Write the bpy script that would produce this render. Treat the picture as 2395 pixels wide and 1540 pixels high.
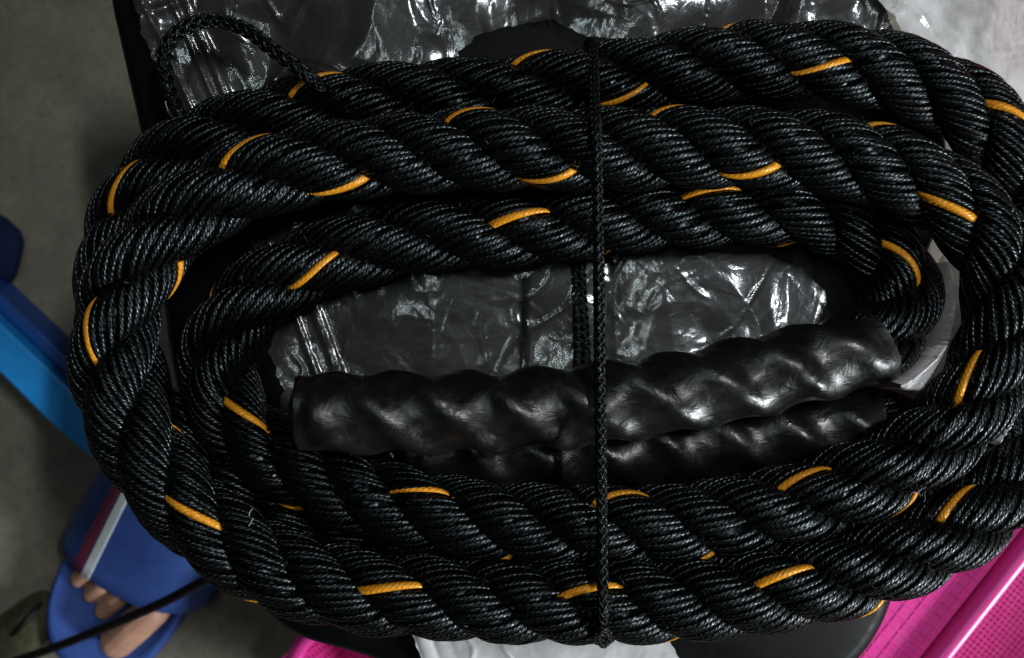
import bpy, bmesh, math, random
import numpy as np
from mathutils import Vector, Matrix

# ------------------------------------------------------------------ camera, light, exposure
for o in list(bpy.data.objects):
    bpy.data.objects.remove(o)
scene = bpy.context.scene
COL = scene.collection
HFOV = math.radians(55)
CAM_Z = 0.744
VW, VH = 2395.0, 1540.0                       # photo pixel units used for reading positions
K = 2 * math.tan(HFOV / 2) / VW
cam_d = bpy.data.cameras.new('camera')
cam = bpy.data.objects.new('camera', cam_d)
COL.objects.link(cam)
cam.location = (0, 0, CAM_Z)
cam_d.sensor_width = 36
cam_d.angle = HFOV
cam_d.clip_start = 0.01
cam_d.clip_end = 50
cam_d.dof.use_dof = True
cam_d.dof.focus_distance = 0.455
cam_d.dof.aperture_fstop = 7.5
scene.camera = cam

world = bpy.data.worlds.new('World')
scene.world = world
world.use_nodes = True
bgn = world.node_tree.nodes['Background']
bgn.inputs['Color'].default_value = (0.80, 0.90, 1.0, 1)
bgn.inputs['Strength'].default_value = 0.006

def area(name, loc, target, size, energy, color, sy=None):
    l = bpy.data.lights.new(name, 'AREA')
    l.energy = energy
    l.color = color
    l.size = size
    if sy:
        l.shape = 'RECTANGLE'
        l.size_y = sy
    o = bpy.data.objects.new(name, l)
    o.location = loc
    o.rotation_euler = (Vector(target) - Vector(loc)).to_track_quat('-Z', 'Y').to_euler()
    COL.objects.link(o)
    return o

area('shop_lamp', (1.85, -1.15, 1.15), (0, 0, 0.2), 0.42, 42, (0.92, 0.985, 1.0), 0.42)
area('tube_lamp', (-0.35, 0.5, 2.6), (-0.35, 0.5, 0), 0.06, 3.2, (0.86, 1.0, 0.98), 1.2)
area('tube_lamp', (1.05, 0.68, 2.6), (1.05, 0.68, 0), 0.10, 21, (0.95, 0.98, 1.0), 0.6)

vs = scene.view_settings
vs.view_transform = 'Standard'
vs.look = 'None'
vs.gamma = 1
vs.use_curve_mapping = False
vs.exposure = 0.45

# ------------------------------------------------------------------ helpers
rng = np.random.default_rng(7)
random.seed(7)
H0 = 0.226                                    # top of the stool
R = 0.0196                                    # rope radius

def P(vx, vy, z):
    d = CAM_Z - z
    return np.array([(vx - VW / 2) * K * d, (VH / 2 - vy) * K * d, z])

def mesh_obj(name, V, F, mat=None, parent=None, uv=None, smooth=True):
    V = np.asarray(V, dtype=np.float32)
    me = bpy.data.meshes.new(name)
    if isinstance(F, np.ndarray):
        n, k = F.shape
        me.vertices.add(len(V))
        me.vertices.foreach_set('co', V.ravel())
        me.loops.add(n * k)
        me.polygons.add(n)
        me.loops.foreach_set('vertex_index', F.astype(np.int32).ravel())
        me.polygons.foreach_set('loop_start', np.arange(0, n * k, k, dtype=np.int32))
        me.update(calc_edges=True)
    else:
        me.from_pydata([tuple(map(float, v)) for v in V], [], F)
        me.update()
    if smooth:
        me.polygons.foreach_set('use_smooth', np.ones(len(me.polygons), dtype=bool))
    if uv is not None:
        lay = me.uv_layers.new(name='uv')
        lay.data.foreach_set('uv', np.asarray(uv, dtype=np.float32).ravel())
    me.validate()
    o = bpy.data.objects.new(name, me)
    COL.objects.link(o)
    if mat:
        me.materials.append(mat)
    if parent:
        o.parent = parent
    return o

def bm_obj(name, bm, mat, parent=None, smooth=False):
    me = bpy.data.meshes.new(name)
    bmesh.ops.recalc_face_normals(bm, faces=bm.faces)
    bm.to_mesh(me)
    bm.free()
    if smooth:
        me.polygons.foreach_set('use_smooth', np.ones(len(me.polygons), dtype=bool))
    me.materials.append(mat)
    o = bpy.data.objects.new(name, me)
    COL.objects.link(o)
    if parent:
        o.parent = parent
    return o

def empty(name, loc=(0, 0, 0)):
    o = bpy.data.objects.new(name, None)
    o.location = loc
    o.empty_display_size = 0.02
    COL.objects.link(o)
    return o

def tag(o, label=None, cat=None, group=None, kind=None):
    if label: o['label'] = label
    if cat: o['category'] = cat
    if group: o['group'] = group
    if kind: o['kind'] = kind
    return o

def rebase(root):
    """keep the children where they are although the empty stands at the thing's base"""
    bpy.context.view_layer.update()
    for c in root.children:
        c.matrix_parent_inverse = root.matrix_world.inverted()

def spline(pts, n=24, smooth=0.0, step=None):
    """Catmull-Rom through pts, resampled evenly, optionally smoothed"""
    p = np.asarray(pts, float)
    q = np.vstack([2 * p[0] - p[1], p, 2 * p[-1] - p[-2]])
    out = []
    for i in range(1, len(q) - 2):
        t = np.linspace(0, 1, n, endpoint=False)[:, None]
        a, b, c, d = q[i - 1], q[i], q[i + 1], q[i + 2]
        out.append(0.5 * ((2 * b) + (-a + c) * t + (2 * a - 5 * b + 4 * c - d) * t**2 + (-a + 3 * b - 3 * c + d) * t**3))
    out.append(p[-1:])
    o = np.vstack(out)
    o, s = resample(o, step or 0.002)
    if smooth:
        w = int(smooth / (step or 0.002))
        k = np.hanning(2 * w + 3)[1:-1]
        k /= k.sum()
        m = len(k) // 2
        pad = np.vstack([2 * o[0] - o[m:0:-1], o, 2 * o[-1] - o[-2:-m - 2:-1]])
        o = np.stack([np.convolve(pad[:, j], k, mode='valid') for j in range(o.shape[1])], 1)
        o, s = resample(o, step or 0.002)
    return o, s

def resample(o, step):
    d = np.r_[0, np.cumsum(np.linalg.norm(np.diff(o[:, :3], axis=0), axis=1))]
    n = max(3, int(d[-1] / step) + 1)
    s = np.linspace(0, d[-1], n)
    return np.stack([np.interp(s, d, o[:, j]) for j in range(o.shape[1])], 1), s

def frames(C, up=(0, 0, 1)):
    T = np.gradient(C, axis=0)
    T /= np.linalg.norm(T, axis=1)[:, None]
    N = np.cross(np.asarray(up, float), T)
    N /= np.linalg.norm(N, axis=1)[:, None] + 1e-12
    B = np.cross(T, N)
    return T, N, B

def ptframes(C):
    """parallel transport frames for cords that may run vertically"""
    T = np.gradient(C, axis=0)
    T /= np.linalg.norm(T, axis=1)[:, None] + 1e-12
    N = np.zeros_like(T)
    a = np.array([0, 0, 1.0]) if abs(T[0, 2]) < 0.9 else np.array([1.0, 0, 0])
    n = np.cross(a, T[0]); n /= np.linalg.norm(n)
    for i in range(len(T)):
        n = n - T[i] * np.dot(n, T[i])
        n /= np.linalg.norm(n)
        N[i] = n
    return T, N, np.cross(T, N)

def tube_arrays(C, rad, sides, fr=None, base=0, caps=False):
    """tube along C; rad scalar, per ring, or (rings, sides)"""
    m = len(C)
    T, N, B = fr if fr is not None else ptframes(C)
    a = np.linspace(0, 2 * np.pi, sides, endpoint=False)
    rad = np.broadcast_to(np.asarray(rad, float).reshape(-1, 1) if np.ndim(rad) == 1 else rad, (m, sides))
    V = C[:, None, :] + rad[:, :, None] * (np.cos(a)[None, :, None] * N[:, None, :] + np.sin(a)[None, :, None] * B[:, None, :])
    i = np.arange(m - 1)[:, None] * sides
    j = np.arange(sides)[None, :]
    jn = (j + 1) % sides
    F = np.stack([i + j, i + jn, i + sides + jn, i + sides + j], -1).reshape(-1, 4) + base
    return V.reshape(-1, 3), F

def tube_uv(lengths, sides, unit):
    m = len(lengths)
    u = np.asarray(lengths) / unit
    v = np.arange(sides + 1) / sides
    uv = np.zeros((m - 1, sides, 4, 2))
    uv[:, :, 0, 0] = u[:-1, None]; uv[:, :, 1, 0] = u[:-1, None]
    uv[:, :, 2, 0] = u[1:, None]; uv[:, :, 3, 0] = u[1:, None]
    uv[:, :, 0, 1] = v[None, :-1]; uv[:, :, 3, 1] = v[None, :-1]
    uv[:, :, 1, 1] = v[None, 1:]; uv[:, :, 2, 1] = v[None, 1:]
    return uv.reshape(-1, 2)

# ------------------------------------------------------------------ materials
class NT:
    def __init__(self, name):
        self.mat = bpy.data.materials.new(name)
        self.mat.use_nodes = True
        self.t = self.mat.node_tree
        self.bsdf = self.t.nodes['Principled BSDF']
        self.out = self.t.nodes['Material Output']
    def n(self, typ, **kw):
        nd = self.t.nodes.new(typ)
        ins = kw.pop('ins', {})
        for k, v in kw.items():
            setattr(nd, k, v)
        for k, v in ins.items():
            if hasattr(v, 'is_linked') or isinstance(v, bpy.types.NodeSocket):
                self.t.links.new(v, nd.inputs[k])
            else:
                nd.inputs[k].default_value = v
        return nd
    def l(self, a, b):
        self.t.links.new(a, b)
    def math(self, op, a, b=0.0, c=None):
        ins = {0: a, 1: b}
        if c is not None: ins[2] = c
        return self.n('ShaderNodeMath', operation=op, ins=ins).outputs[0]
    def set(self, **kw):
        for k, v in kw.items():
            k = k.replace('_', ' ')
            s = self.bsdf.inputs[k]
            if isinstance(v, bpy.types.NodeSocket):
                self.l(v, s)
            else:
                s.default_value = v
    def noise(self, scale, detail=3, rough=0.5, vec=None, dist=0.0):
        nd = self.n('ShaderNodeTexNoise', ins={'Scale': scale, 'Detail': detail, 'Roughness': rough, 'Distortion': dist})
        if vec is not None: self.l(vec, nd.inputs['Vector'])
        return nd.outputs['Fac']
    def obj(self):
        return self.n('ShaderNodeTexCoord').outputs['Object']
    def ramp(self, fac, stops):
        nd = self.n('ShaderNodeValToRGB', ins={'Fac': fac})
        e = nd.color_ramp.elements
        while len(e) < len(stops): e.new(0.5)
        for el, (p, c) in zip(e, stops):
            el.position = p
            el.color = c if len(c) == 4 else (*c, 1)
        return nd.outputs['Color']
    def bump(self, h, strength, dist, normal=None):
        nd = self.n('ShaderNodeBump', ins={'Height': h, 'Strength': strength, 'Distance': dist})
        if normal is not None: self.l(normal, nd.inputs['Normal'])
        return nd.outputs['Normal']

def yarn_material(name, dark, light, rough, spec, tint=(0.80, 0.94, 1.0)):
    m = NT(name)
    uv = m.n('ShaderNodeUVMap', uv_map='uv').outputs['UV']
    sep = m.n('ShaderNodeSeparateXYZ', ins={0: uv})
    u, v = sep.outputs[0], sep.outputs[1]
    ob = m.obj()
    nz = m.noise(420, 2, 0.5, ob)
    ph = m.math('ADD', m.math('MULTIPLY', u, 3.2), m.math('MULTIPLY', v, 3.0))
    ph = m.math('ADD', ph, m.math('MULTIPLY', nz, 0.75))
    ply = m.math('ABSOLUTE', m.math('SINE', m.math('MULTIPLY', ph, math.pi)))
    ply = m.math('POWER', ply, 0.6)
    fil = m.math('ADD', m.math('MULTIPLY', u, 1.3), m.math('MULTIPLY', v, 9.0))
    fil = m.math('SINE', m.math('MULTIPLY', fil, math.pi * 2))
    fine = m.noise(2600, 2, 0.6, ob)
    h = m.math('ADD', ply, m.math('MULTIPLY', fil, 0.05))
    h = m.math('ADD', h, m.math('MULTIPLY', fine, 0.12))
    nrm = m.bump(h, 0.34, 0.0006)
    tone = m.noise(900, 2, 0.6, ob)
    col = m.ramp(tone, [(0.35, dark), (0.7, light)])
    rg = m.n('ShaderNodeMapRange', ins={0: m.noise(700, 2, 0.5, ob), 1: 0.3, 2: 0.7, 3: rough - 0.07, 4: rough + 0.14}).outputs[0]
    m.set(Base_Color=col, Roughness=rg, Normal=nrm)
    sp = m.n('ShaderNodeMapRange', ins={0: m.noise(800, 2, 0.55, ob), 1: 0.36, 2: 0.64, 3: spec * 0.3, 4: spec * 1.8}).outputs[0]
    seg = m.n('ShaderNodeMapRange', ins={0: ply, 1: 0.45, 2: 0.95, 3: 0.15, 4: 1.15}).outputs[0]
    sp = m.math('MULTIPLY', sp, seg)
    m.l(sp, m.bsdf.inputs['Specular IOR Level'])
    m.bsdf.inputs['Specular Tint'].default_value = (*tint, 1)
    return m.mat

M_yarn = yarn_material('black_nylon_yarn', (0.0008, 0.0008, 0.0008), (0.0020, 0.0022, 0.0023), 0.30, 0.47)
M_tracer = yarn_material('amber_tracer_yarn', (0.62, 0.215, 0.010), (0.92, 0.40, 0.03), 0.27, 0.8, (1.0, 0.85, 0.5))
M_cord = yarn_material('black_braid_cord', (0.0015, 0.0015, 0.0015), (0.004, 0.004, 0.004), 0.35, 0.4)

def simple(name, col, rough, noise_scale=40, var=0.15, spec=0.5, bump=0.0, bscale=300, bdist=0.0005):
    m = NT(name)
    ob = m.obj()
    f = m.noise(noise_scale, 4, 0.55, ob)
    lo = tuple(c * (1 - var) for c in col)
    hi = tuple(min(1, c * (1 + var)) for c in col)
    m.set(Base_Color=m.ramp(f, [(0.3, lo), (0.7, hi)]))
    rg = m.n('ShaderNodeMapRange', ins={0: m.noise(noise_scale * 2.3, 3, 0.5, ob), 1: 0.3, 2: 0.7, 3: max(0.02, rough - 0.06), 4: rough + 0.06}).outputs[0]
    m.set(Roughness=rg)
    m.bsdf.inputs['Specular IOR Level'].default_value = spec
    if bump:
        m.set(Normal=m.bump(m.noise(bscale, 4, 0.6, ob), bump, bdist))
    return m.mat

def sleeve_material():
    m = NT('black_shrink_sleeve')
    ob = m.obj()
    big = m.noise(70, 3, 0.55, ob, 0.6)
    mp = m.n('ShaderNodeMapping', ins={'Vector': ob, 'Rotation': (0, 0, 0.6), 'Scale': (120, 420, 260)}).outputs[0]
    fine = m.noise(1.0, 3, 0.6, mp, 0.8)
    nrm = m.bump(big, 0.22, 0.004)
    nrm = m.bump(fine, 0.13, 0.0012, nrm)
    m.set(Base_Color=m.ramp(m.noise(55, 3, 0.5, ob), [(0.3, (0.004, 0.004, 0.004)), (0.7, (0.008, 0.008, 0.0085))]), Normal=nrm)
    m.set(Roughness=m.n('ShaderNodeMapRange', ins={0: m.noise(160, 3, 0.6, ob), 1: 0.3, 2: 0.7, 3: 0.24, 4: 0.44}).outputs[0])
    m.bsdf.inputs['Specular IOR Level'].default_value = 0.6
    return m.mat
M_sleeve = sleeve_material()

def film_material(name, haze, tint, rough=0.10, crease=1.0, through=0.35):
    m = NT(name)
    ob = m.obj()
    t = m.t
    warp = m.noise(22, 3, 0.5, ob)
    vec = m.n('ShaderNodeVectorMath', operation='ADD', ins={0: ob}).outputs[0]
    wv = m.n('ShaderNodeTexNoise', ins={'Scale': 30.0, 'Detail': 2.0, 'Vector': ob}).outputs['Color']
    wsc = m.n('ShaderNodeVectorMath', operation='SCALE', ins={0: wv, 'Scale': 0.012}).outputs[0]
    vec = m.n('ShaderNodeVectorMath', operation='ADD', ins={0: ob, 1: wsc}).outputs[0]
    v1 = m.n('ShaderNodeTexVoronoi', feature='DISTANCE_TO_EDGE', ins={'Scale': 42.0, 'Vector': vec}).outputs['Distance']
    v2 = m.n('ShaderNodeTexVoronoi', feature='F1', distance='CHEBYCHEV', ins={'Scale': 110.0, 'Vector': vec}).outputs['Distance']
    nz = m.noise(120, 4, 0.6, vec, 0.4)
    nrm = m.bump(v1, 0.16 * crease, 0.010)
    nrm = m.bump(v2, 0.12 * crease, 0.006, nrm)
    nrm = m.bump(nz, 0.18 * crease, 0.003, nrm)
    tr = m.n('ShaderNodeBsdfTransparent', ins={'Color': (0.93, 0.94, 0.94, 1)}).outputs[0]
    gl = m.n('ShaderNodeBsdfGlossy', ins={'Color': (0.95, 0.98, 1.0, 1), 'Roughness': rough, 'Normal': nrm}).outputs[0]
    g2 = m.n('ShaderNodeBsdfGlossy', ins={'Color': (0.85, 0.95, 1.0, 1), 'Roughness': 0.42, 'Normal': nrm}).outputs[0]
    gl = m.n('ShaderNodeMixShader', ins={0: 0.25, 1: gl, 2: g2}).outputs[0]
    df = m.n('ShaderNodeBsdfDiffuse', ins={'Color': (*tint, 1), 'Normal': nrm}).outputs[0]
    tl = m.n('ShaderNodeBsdfTranslucent', ins={'Color': (*tint, 1), 'Normal': nrm}).outputs[0]
    milk = m.n('ShaderNodeMixShader', ins={0: through, 1: df, 2: tl}).outputs[0]
    hz = m.n('ShaderNodeMapRange', ins={0: m.noise(34, 4, 0.6, ob, 0.5), 1: 0.32, 2: 0.72, 3: haze * 0.45, 4: min(1, haze * 1.6)}).outputs[0]
    a = m.n('ShaderNodeMixShader', ins={0: hz, 1: tr, 2: milk}).outputs[0]
    fr = m.n('ShaderNodeFresnel', ins={'IOR': 1.5, 'Normal': nrm}).outputs[0]
    fr = m.math('MULTIPLY', fr, 2.0)
    fr = m.n('ShaderNodeClamp', ins={0: fr}).outputs[0]
    b = m.n('ShaderNodeMixShader', ins={0: fr, 1: a, 2: gl}).outputs[0]
    m.l(b, m.out.inputs['Surface'])
    return m.mat

M_film = film_material('clear_crumpled_film', 0.065, (0.66, 0.58, 0.50), 0.14, 0.5)
M_film_white = film_material('white_bag_film', 1.0, (0.93, 0.91, 0.92), 0.25, 0.4, 0.1)
M_film_milk = film_material('milky_bag_film', 0.85, (0.90, 0.88, 0.89), 0.2, 0.6)

def floor_material():
    m = NT('grey_concrete_floor')
    ob = m.obj()
    a = m.noise(9, 5, 0.6, ob)
    b = m.noise(140, 4, 0.65, ob)
    c_ = m.noise(38, 5, 0.65, ob, 0.6)
    mix = m.math('ADD', m.math('MULTIPLY', a, 0.45), m.math('ADD', m.math('MULTIPLY', b, 0.22), m.math('MULTIPLY', c_, 0.33)))
    grit = m.n('ShaderNodeTexVoronoi', feature='F1', ins={'Scale': 95.0, 'Vector': ob}).outputs['Distance']
    col = m.ramp(mix, [(0.36, (0.105, 0.093, 0.068)), (0.5, (0.158, 0.143, 0.108)), (0.64, (0.225, 0.208, 0.162))])
    gm = m.n('ShaderNodeMapRange', ins={0: grit, 1: 0.10, 2: 0.18, 3: 0.75, 4: 1.0}).outputs[0]
    col = m.n('ShaderNodeMixRGB', blend_type='MULTIPLY', ins={0: 1.0, 1: col, 2: gm}).outputs[0]
    m.set(Base_Color=col, Roughness=0.62, Normal=m.bump(b, 0.2, 0.001))
    return m.mat
M_floor = floor_material()
M_seat = simple('black_vinyl', (0.0025, 0.0028, 0.003), 0.5, 60, 0.15, 0.13, 0.15, 700, 0.0004)
M_steel = simple('black_painted_steel', (0.02, 0.02, 0.02), 0.35)
M_pink = simple('pink_plastic', (0.76, 0.05, 0.33), 0.3, 60, 0.06, 0.5, 0.1, 120, 0.0006)
M_blue_sole = simple('blue_foam', (0.035, 0.085, 0.32), 0.6, 90, 0.1, 0.3, 0.2, 900, 0.0003)
M_blue_strap = simple('blue_strap', (0.03, 0.07, 0.26), 0.55, 90, 0.1, 0.3, 0.25, 1200, 0.0003)
M_red = simple('dull_red_stripe', (0.13, 0.02, 0.05), 0.6)
M_white = simple('white_stripe', (0.55, 0.58, 0.62), 0.5)
M_bar = simple('bright_blue_plastic', (0.016, 0.27, 0.72), 0.4, 50, 0.1, 0.4)
M_bar_dark = simple('deep_blue_plastic', (0.008, 0.06, 0.27), 0.45, 50, 0.1, 0.4)
M_navy = simple('navy_cloth', (0.006, 0.014, 0.055), 0.8, 200, 0.2, 0.2, 0.4, 900, 0.0006)
M_olive = simple('olive_cloth', (0.05, 0.046, 0.026), 0.85, 120, 0.3, 0.2, 0.5, 500, 0.001)
M_cable = simple('black_cable', (0.0025, 0.0025, 0.0025), 0.6, 40, 0.15, 0.25)
M_nail = simple('toenail', (0.56, 0.36, 0.28), 0.35, 60, 0.05)
def skin_material():
    m = NT('skin')
    ob = m.obj()
    col = m.ramp(m.noise(60, 4, 0.6, ob), [(0.3, (0.40, 0.20, 0.135)), (0.7, (0.54, 0.31, 0.215))])
    m.set(Base_Color=col, Roughness=0.5, Normal=m.bump(m.noise(500, 3, 0.6, ob), 0.2, 0.0006))
    m.bsdf.inputs['Subsurface Weight'].default_value = 0.15
    m.bsdf.inputs['Subsurface Radius'].default_value = (0.006, 0.002, 0.001)
    m.bsdf.inputs['Subsurface Scale'].default_value = 1.0
    return m.mat
M_skin = skin_material()

# ------------------------------------------------------------------ floor
fl = mesh_obj('floor', [(-3, -3, 0), (3, -3, 0), (3, 3, 0), (-3, 3, 0)], [(0, 1, 2, 3)], M_floor, smooth=False)
tag(fl, kind='structure')

# ------------------------------------------------------------------ stool with a black padded seat
def rounded_poly(pts, rad, n=10):
    out = []
    p = [Vector(q) for q in pts]
    for i in range(len(p)):
        a, b, c = p[i - 1], p[i], p[(i + 1) % len(p)]
        u = (a - b).normalized(); w = (c - b).normalized()
        r = min(rad, (a - b).length * 0.48, (c - b).length * 0.48)
        s, e = b + u * r, b + w * r
        for k in range(n + 1):
            t = k / n
            out.append(s * (1 - t)**2 + b * 2 * t * (1 - t) + e * t**2)
    return out

seat_v = [(222, -110), (330, 370), (390, 900), (540, 1350), (652, 1494), (850, 1546), (1010, 1610), (1960, 1625), (2085, 1480), (2138, 1250), (2138, 700), (2235, 470), (2225, 240), (2095, 60), (2068, -110)]
seat_pts = [tuple(P(x, y, H0)[:2]) for x, y in seat_v]
stool = empty('padded_stool', (0, 0, 0))
tag(stool, 'low stool with a black vinyl padded seat under the coiled rope', 'stool')
outline = rounded_poly(seat_pts, 0.03)
cx = sum(p.x for p in outline) / len(outline); cy = sum(p.y for p in outline) / len(outline)
prof = []
for k in range(9):
    a = k / 8 * math.pi / 2
    prof.append((0.012 * (1 - math.sin(math.pi / 2 - a)) if False else 0.010 * (1 - math.cos(a)), -0.010 * (1 - math.sin(a))))
rings = [(0.010, -0.045), (0.0, -0.037), (0.0, -0.012), (0.0015, -0.006), (0.005, -0.0018), (0.010, 0.0)]
V = []; F = []
n = len(outline)
for ins, dz in rings:
    for p in outline:
        d = Vector((cx, cy)) - p
        q = p + d.normalized() * ins
        V.append((q.x, q.y, H0 + dz))
for r in range(len(rings) - 1):
    for i in range(n):
        F.append((r * n + i, r * n + (i + 1) % n, (r + 1) * n + (i + 1) % n, (r + 1) * n + i))
F.append(tuple(range(n - 1, -1, -1)))
F.append(tuple((len(rings) - 1) * n + i for i in range(n)))
cush = mesh_obj('seat_cushion', V, F, M_seat, stool)
fr_out = [Vector((cx, cy)) + (p - Vector((cx, cy))) * 0.86 for p in outline]
V = []; F = []
for dz in (-0.0455, -0.075):
    for p in fr_out: V.append((p.x, p.y, H0 + dz))
for i in range(n):
    F.append((i, (i + 1) % n, n + (i + 1) % n, n + i))
F.append(tuple(range(n))); F.append(tuple(range(2 * n - 1, n - 1, -1)))
mesh_obj('seat_frame', V, F, M_steel, stool, smooth=False)
for lx, ly in ((-0.12, -0.13), (-0.15, 0.15), (0.14, -0.13), (0.14, 0.15)):
    C = np.array([(lx, ly, H0 - 0.07), (lx * 1.04, ly * 1.04, 0.1), (lx * 1.08, ly * 1.08, 0.0)])
    c2, _ = resample(C, 0.02)
    v, f = tube_arrays(c2, 0.011, 14)
    ff = [tuple(q) for q in f] + [tuple(range(13, -1, -1)), tuple(len(v) - 14 + i for i in range(14))]
    mesh_obj('leg', v, ff, M_steel, stool)

# ------------------------------------------------------------------ the battle rope
ROPE = [  # photo x, photo y, height of the centre line in rope radii above the seat
    (705, 965, 2.70), (900, 965, 2.72), (1150, 962, 2.72), (1390, 945, 2.7), (1600, 915, 2.62), (1800, 872, 2.45),
    (1950, 836, 2.25), (2040, 806, 2.0), (2100, 742, 1.65), (2108, 655, 1.3), (2035, 562, 1.05), (1900, 492, 1.0),
    (1700, 488, 1.0), (1500, 500, 1.0), (1225, 535, 1.02), (1000, 548, 1.05), (800, 595, 1.05), (622, 675, 1.05),
    (524, 790, 1.05), (510, 900, 1.05), (566, 1002, 1.25), (695, 1090, 1.7), (850, 1158, 2.1), (1085, 1212, 2.42),
    (1350, 1230, 2.5), (1600, 1226, 2.5), (1850, 1182, 2.5), (2030, 1118, 2.55), (2205, 1015, 2.6), (2315, 865, 2.65),
    (2352, 705, 2.65), (2312, 558, 2.65), (2180, 440, 2.65), (2000, 372, 2.65), (1740, 346, 2.6), (1400, 348, 2.5),
    (1085, 350, 2.45), (800, 375, 2.42), (600, 415, 2.5), (430, 505, 2.6), (312, 640, 2.7), (264, 800, 2.75),
    (285, 950, 2.8), (365, 1100, 2.85), (500, 1240, 2.85), (680, 1340, 2.85), (920, 1390, 2.85), (1380, 1405, 2.85),
    (1650, 1398, 2.85), (1900, 1362, 2.8), (2100, 1305, 2.65), (2280, 1205, 2.3), (2400, 1060, 1.8), (2455, 880, 1.4),
    (2462, 680, 1.2), (2425, 470, 1.2), (2350, 334, 1.3), (2236, 236, 1.4), (2085, 171, 1.4), (1900, 143, 1.4),
    (1690, 150, 1.3), (1450, 185, 1.1), (1240, 218, 1.0), (1000, 232, 1.0), (800, 250, 1.0), (620, 290, 1.0),
    (450, 350, 1.0), (335, 455, 1.0), (275, 600, 1.0), (272, 780, 1.0), (325, 940, 1.0), (450, 1095, 1.0),
    (640, 1225, 1.0), (900, 1310, 1.0), (1250, 1335, 1.0), (1600, 1330, 1.0), (1880, 1290, 1.0), (2080, 1210, 1.0),
    (2175, 1110, 1.0), (2130, 1020, 1.0), (2010, 1000, 1.0), (1800, 1015, 1.0), (1500, 1046, 1.0), (1200, 1058, 1.0), (960, 1050, 1.0)]
zof = lambda h: H0 + 0.0012 + h * R * 1.03
rope_c, rope_s = spline([P(x, y, zof(h)) for x, y, h in ROPE], smooth=0.014, step=0.002)
rope_v = np.stack([rope_c[:, 0] / (K * (CAM_Z - rope_c[:, 2])) + VW / 2, VH / 2 - rope_c[:, 1] / (K * (CAM_Z - rope_c[:, 2]))], 1)
rT, rN, rB = frames(rope_c)

def near(vx, vy, lo, hi):
    d = np.hypot(rope_v[:, 0] - vx, rope_v[:, 1] - vy)
    idx = np.where((rope_s >= lo) & (rope_s <= hi))[0]
    return idx[np.argmin(d[idx])]

# where the amber tracer crosses the upper side of the rope in each turn, in order along the rope
PITCH = 0.0955
ANCH = [(2115, 620), (1640, 440), (1225, 515), (745, 630), (605, 985), (1005, 1147), (1450, 1158), (1865, 1110),
        (2190, 480), (1740, 408), (1275, 420), (800, 450), (212, 790), (465, 1195), (920, 1362), (1380, 1380), (1815, 1335),
        (2215, 1180), (2350, 270), (1900, 160), (1455, 232), (745, 180), (285, 430)]
s_prev = 0.26
an = []
for vx, vy in ANCH:
    i = near(vx, vy, s_prev, s_prev + 1.1 if (vx, vy) != (2350, 270) else s_prev + 1.2)
    # take the nearest later crossing of this point
    dz = CAM_Z - (rope_c[i, 2] + R * 0.6)
    w = np.array([(vx - VW / 2) * K * dz, (VH / 2 - vy) * K * dz])
    off = np.dot(w - rope_c[i, :2], rN[i, :2]) / R
    th = math.acos(max(-0.95, min(0.95, off)))
    an.append((rope_s[i], th))
    s_prev = rope_s[i] + 0.02
ss = [an[0][0]]; tt = [an[0][1]]; pp = [0.0]
for (s, th) in an[1:]:
    ds = s - ss[-1]
    if ds <= 0.03: continue
    want = 2 * math.pi * ds / PITCH
    k = round((want - (th - tt[-1])) / (2 * math.pi))
    dth = (th - tt[-1]) + 2 * math.pi * k
    if dth <= 0: continue
    loc = ds * 2 * math.pi / dth
    if abs(loc / PITCH - 1) > 0.32: continue
    ss.append(s); tt.append(tt[-1] + dth); pp.append(pp[-1] - 2 * math.pi * round(3 * dth / (2 * math.pi)))
ss = np.array(ss); tt = np.array(tt); pp = np.array(pp)
w0 = 2 * math.pi / PITCH
def interp_ext(x, xs, ys, slope):
    y = np.interp(x, xs, ys)
    y = np.where(x < xs[0], ys[0] + (x - xs[0]) * slope, y)
    return np.where(x > xs[-1], ys[-1] + (x - xs[-1]) * slope, y)
def hsmooth(y, w=18):
    k = np.hanning(2 * w + 3)[1:-1]; k /= k.sum(); m = len(k) // 2
    pad = np.r_[2 * y[0] - y[m:0:-1], y, 2 * y[-1] - y[-2:-m - 2:-1]]
    return np.convolve(pad, k, mode='valid')
theta = hsmooth(interp_ext(rope_s, ss, tt, w0))
phi = hsmooth(interp_ext(rope_s, ss, pp, -3 * w0))

i_h1 = near(2030, 808, 0.1, 0.7)
i_h2 = near(2040, 1000, rope_s[-1] - 0.45, rope_s[-1])

rope = empty('battle_rope', (0, 0, H0))
tag(rope, 'thick coiled black twisted rope with amber flecks and shiny sleeved ends', 'rope')
A_H = 0.545 * R                                # helix radius of the strand centres
R_S = 0.468 * R                                # strand radius
N_Y = 12
fine_s = np.linspace(rope_s[i_h1] - 0.004, rope_s[i_h2] + 0.004, int((rope_s[i_h2] - rope_s[i_h1]) / 0.00145))
def fi(a): return np.stack([np.interp(fine_s, rope_s, a[:, j]) for j in range(3)], 1) if a.ndim == 2 else np.interp(fine_s, rope_s, a)
C = fi(rope_c); T = fi(rT); N_ = fi(rN); B_ = fi(rB); TH = fi(theta); PH = fi(phi)
T /= np.linalg.norm(T, axis=1)[:, None]; N_ /= np.linalg.norm(N_, axis=1)[:, None]; B_ = np.cross(T, N_)
jit = lambda sc, amp: amp * np.sin(fine_s * sc + rng.uniform(0, 6.28)) * np.sin(fine_s * sc * 0.37 + rng.uniform(0, 6.28))
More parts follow.
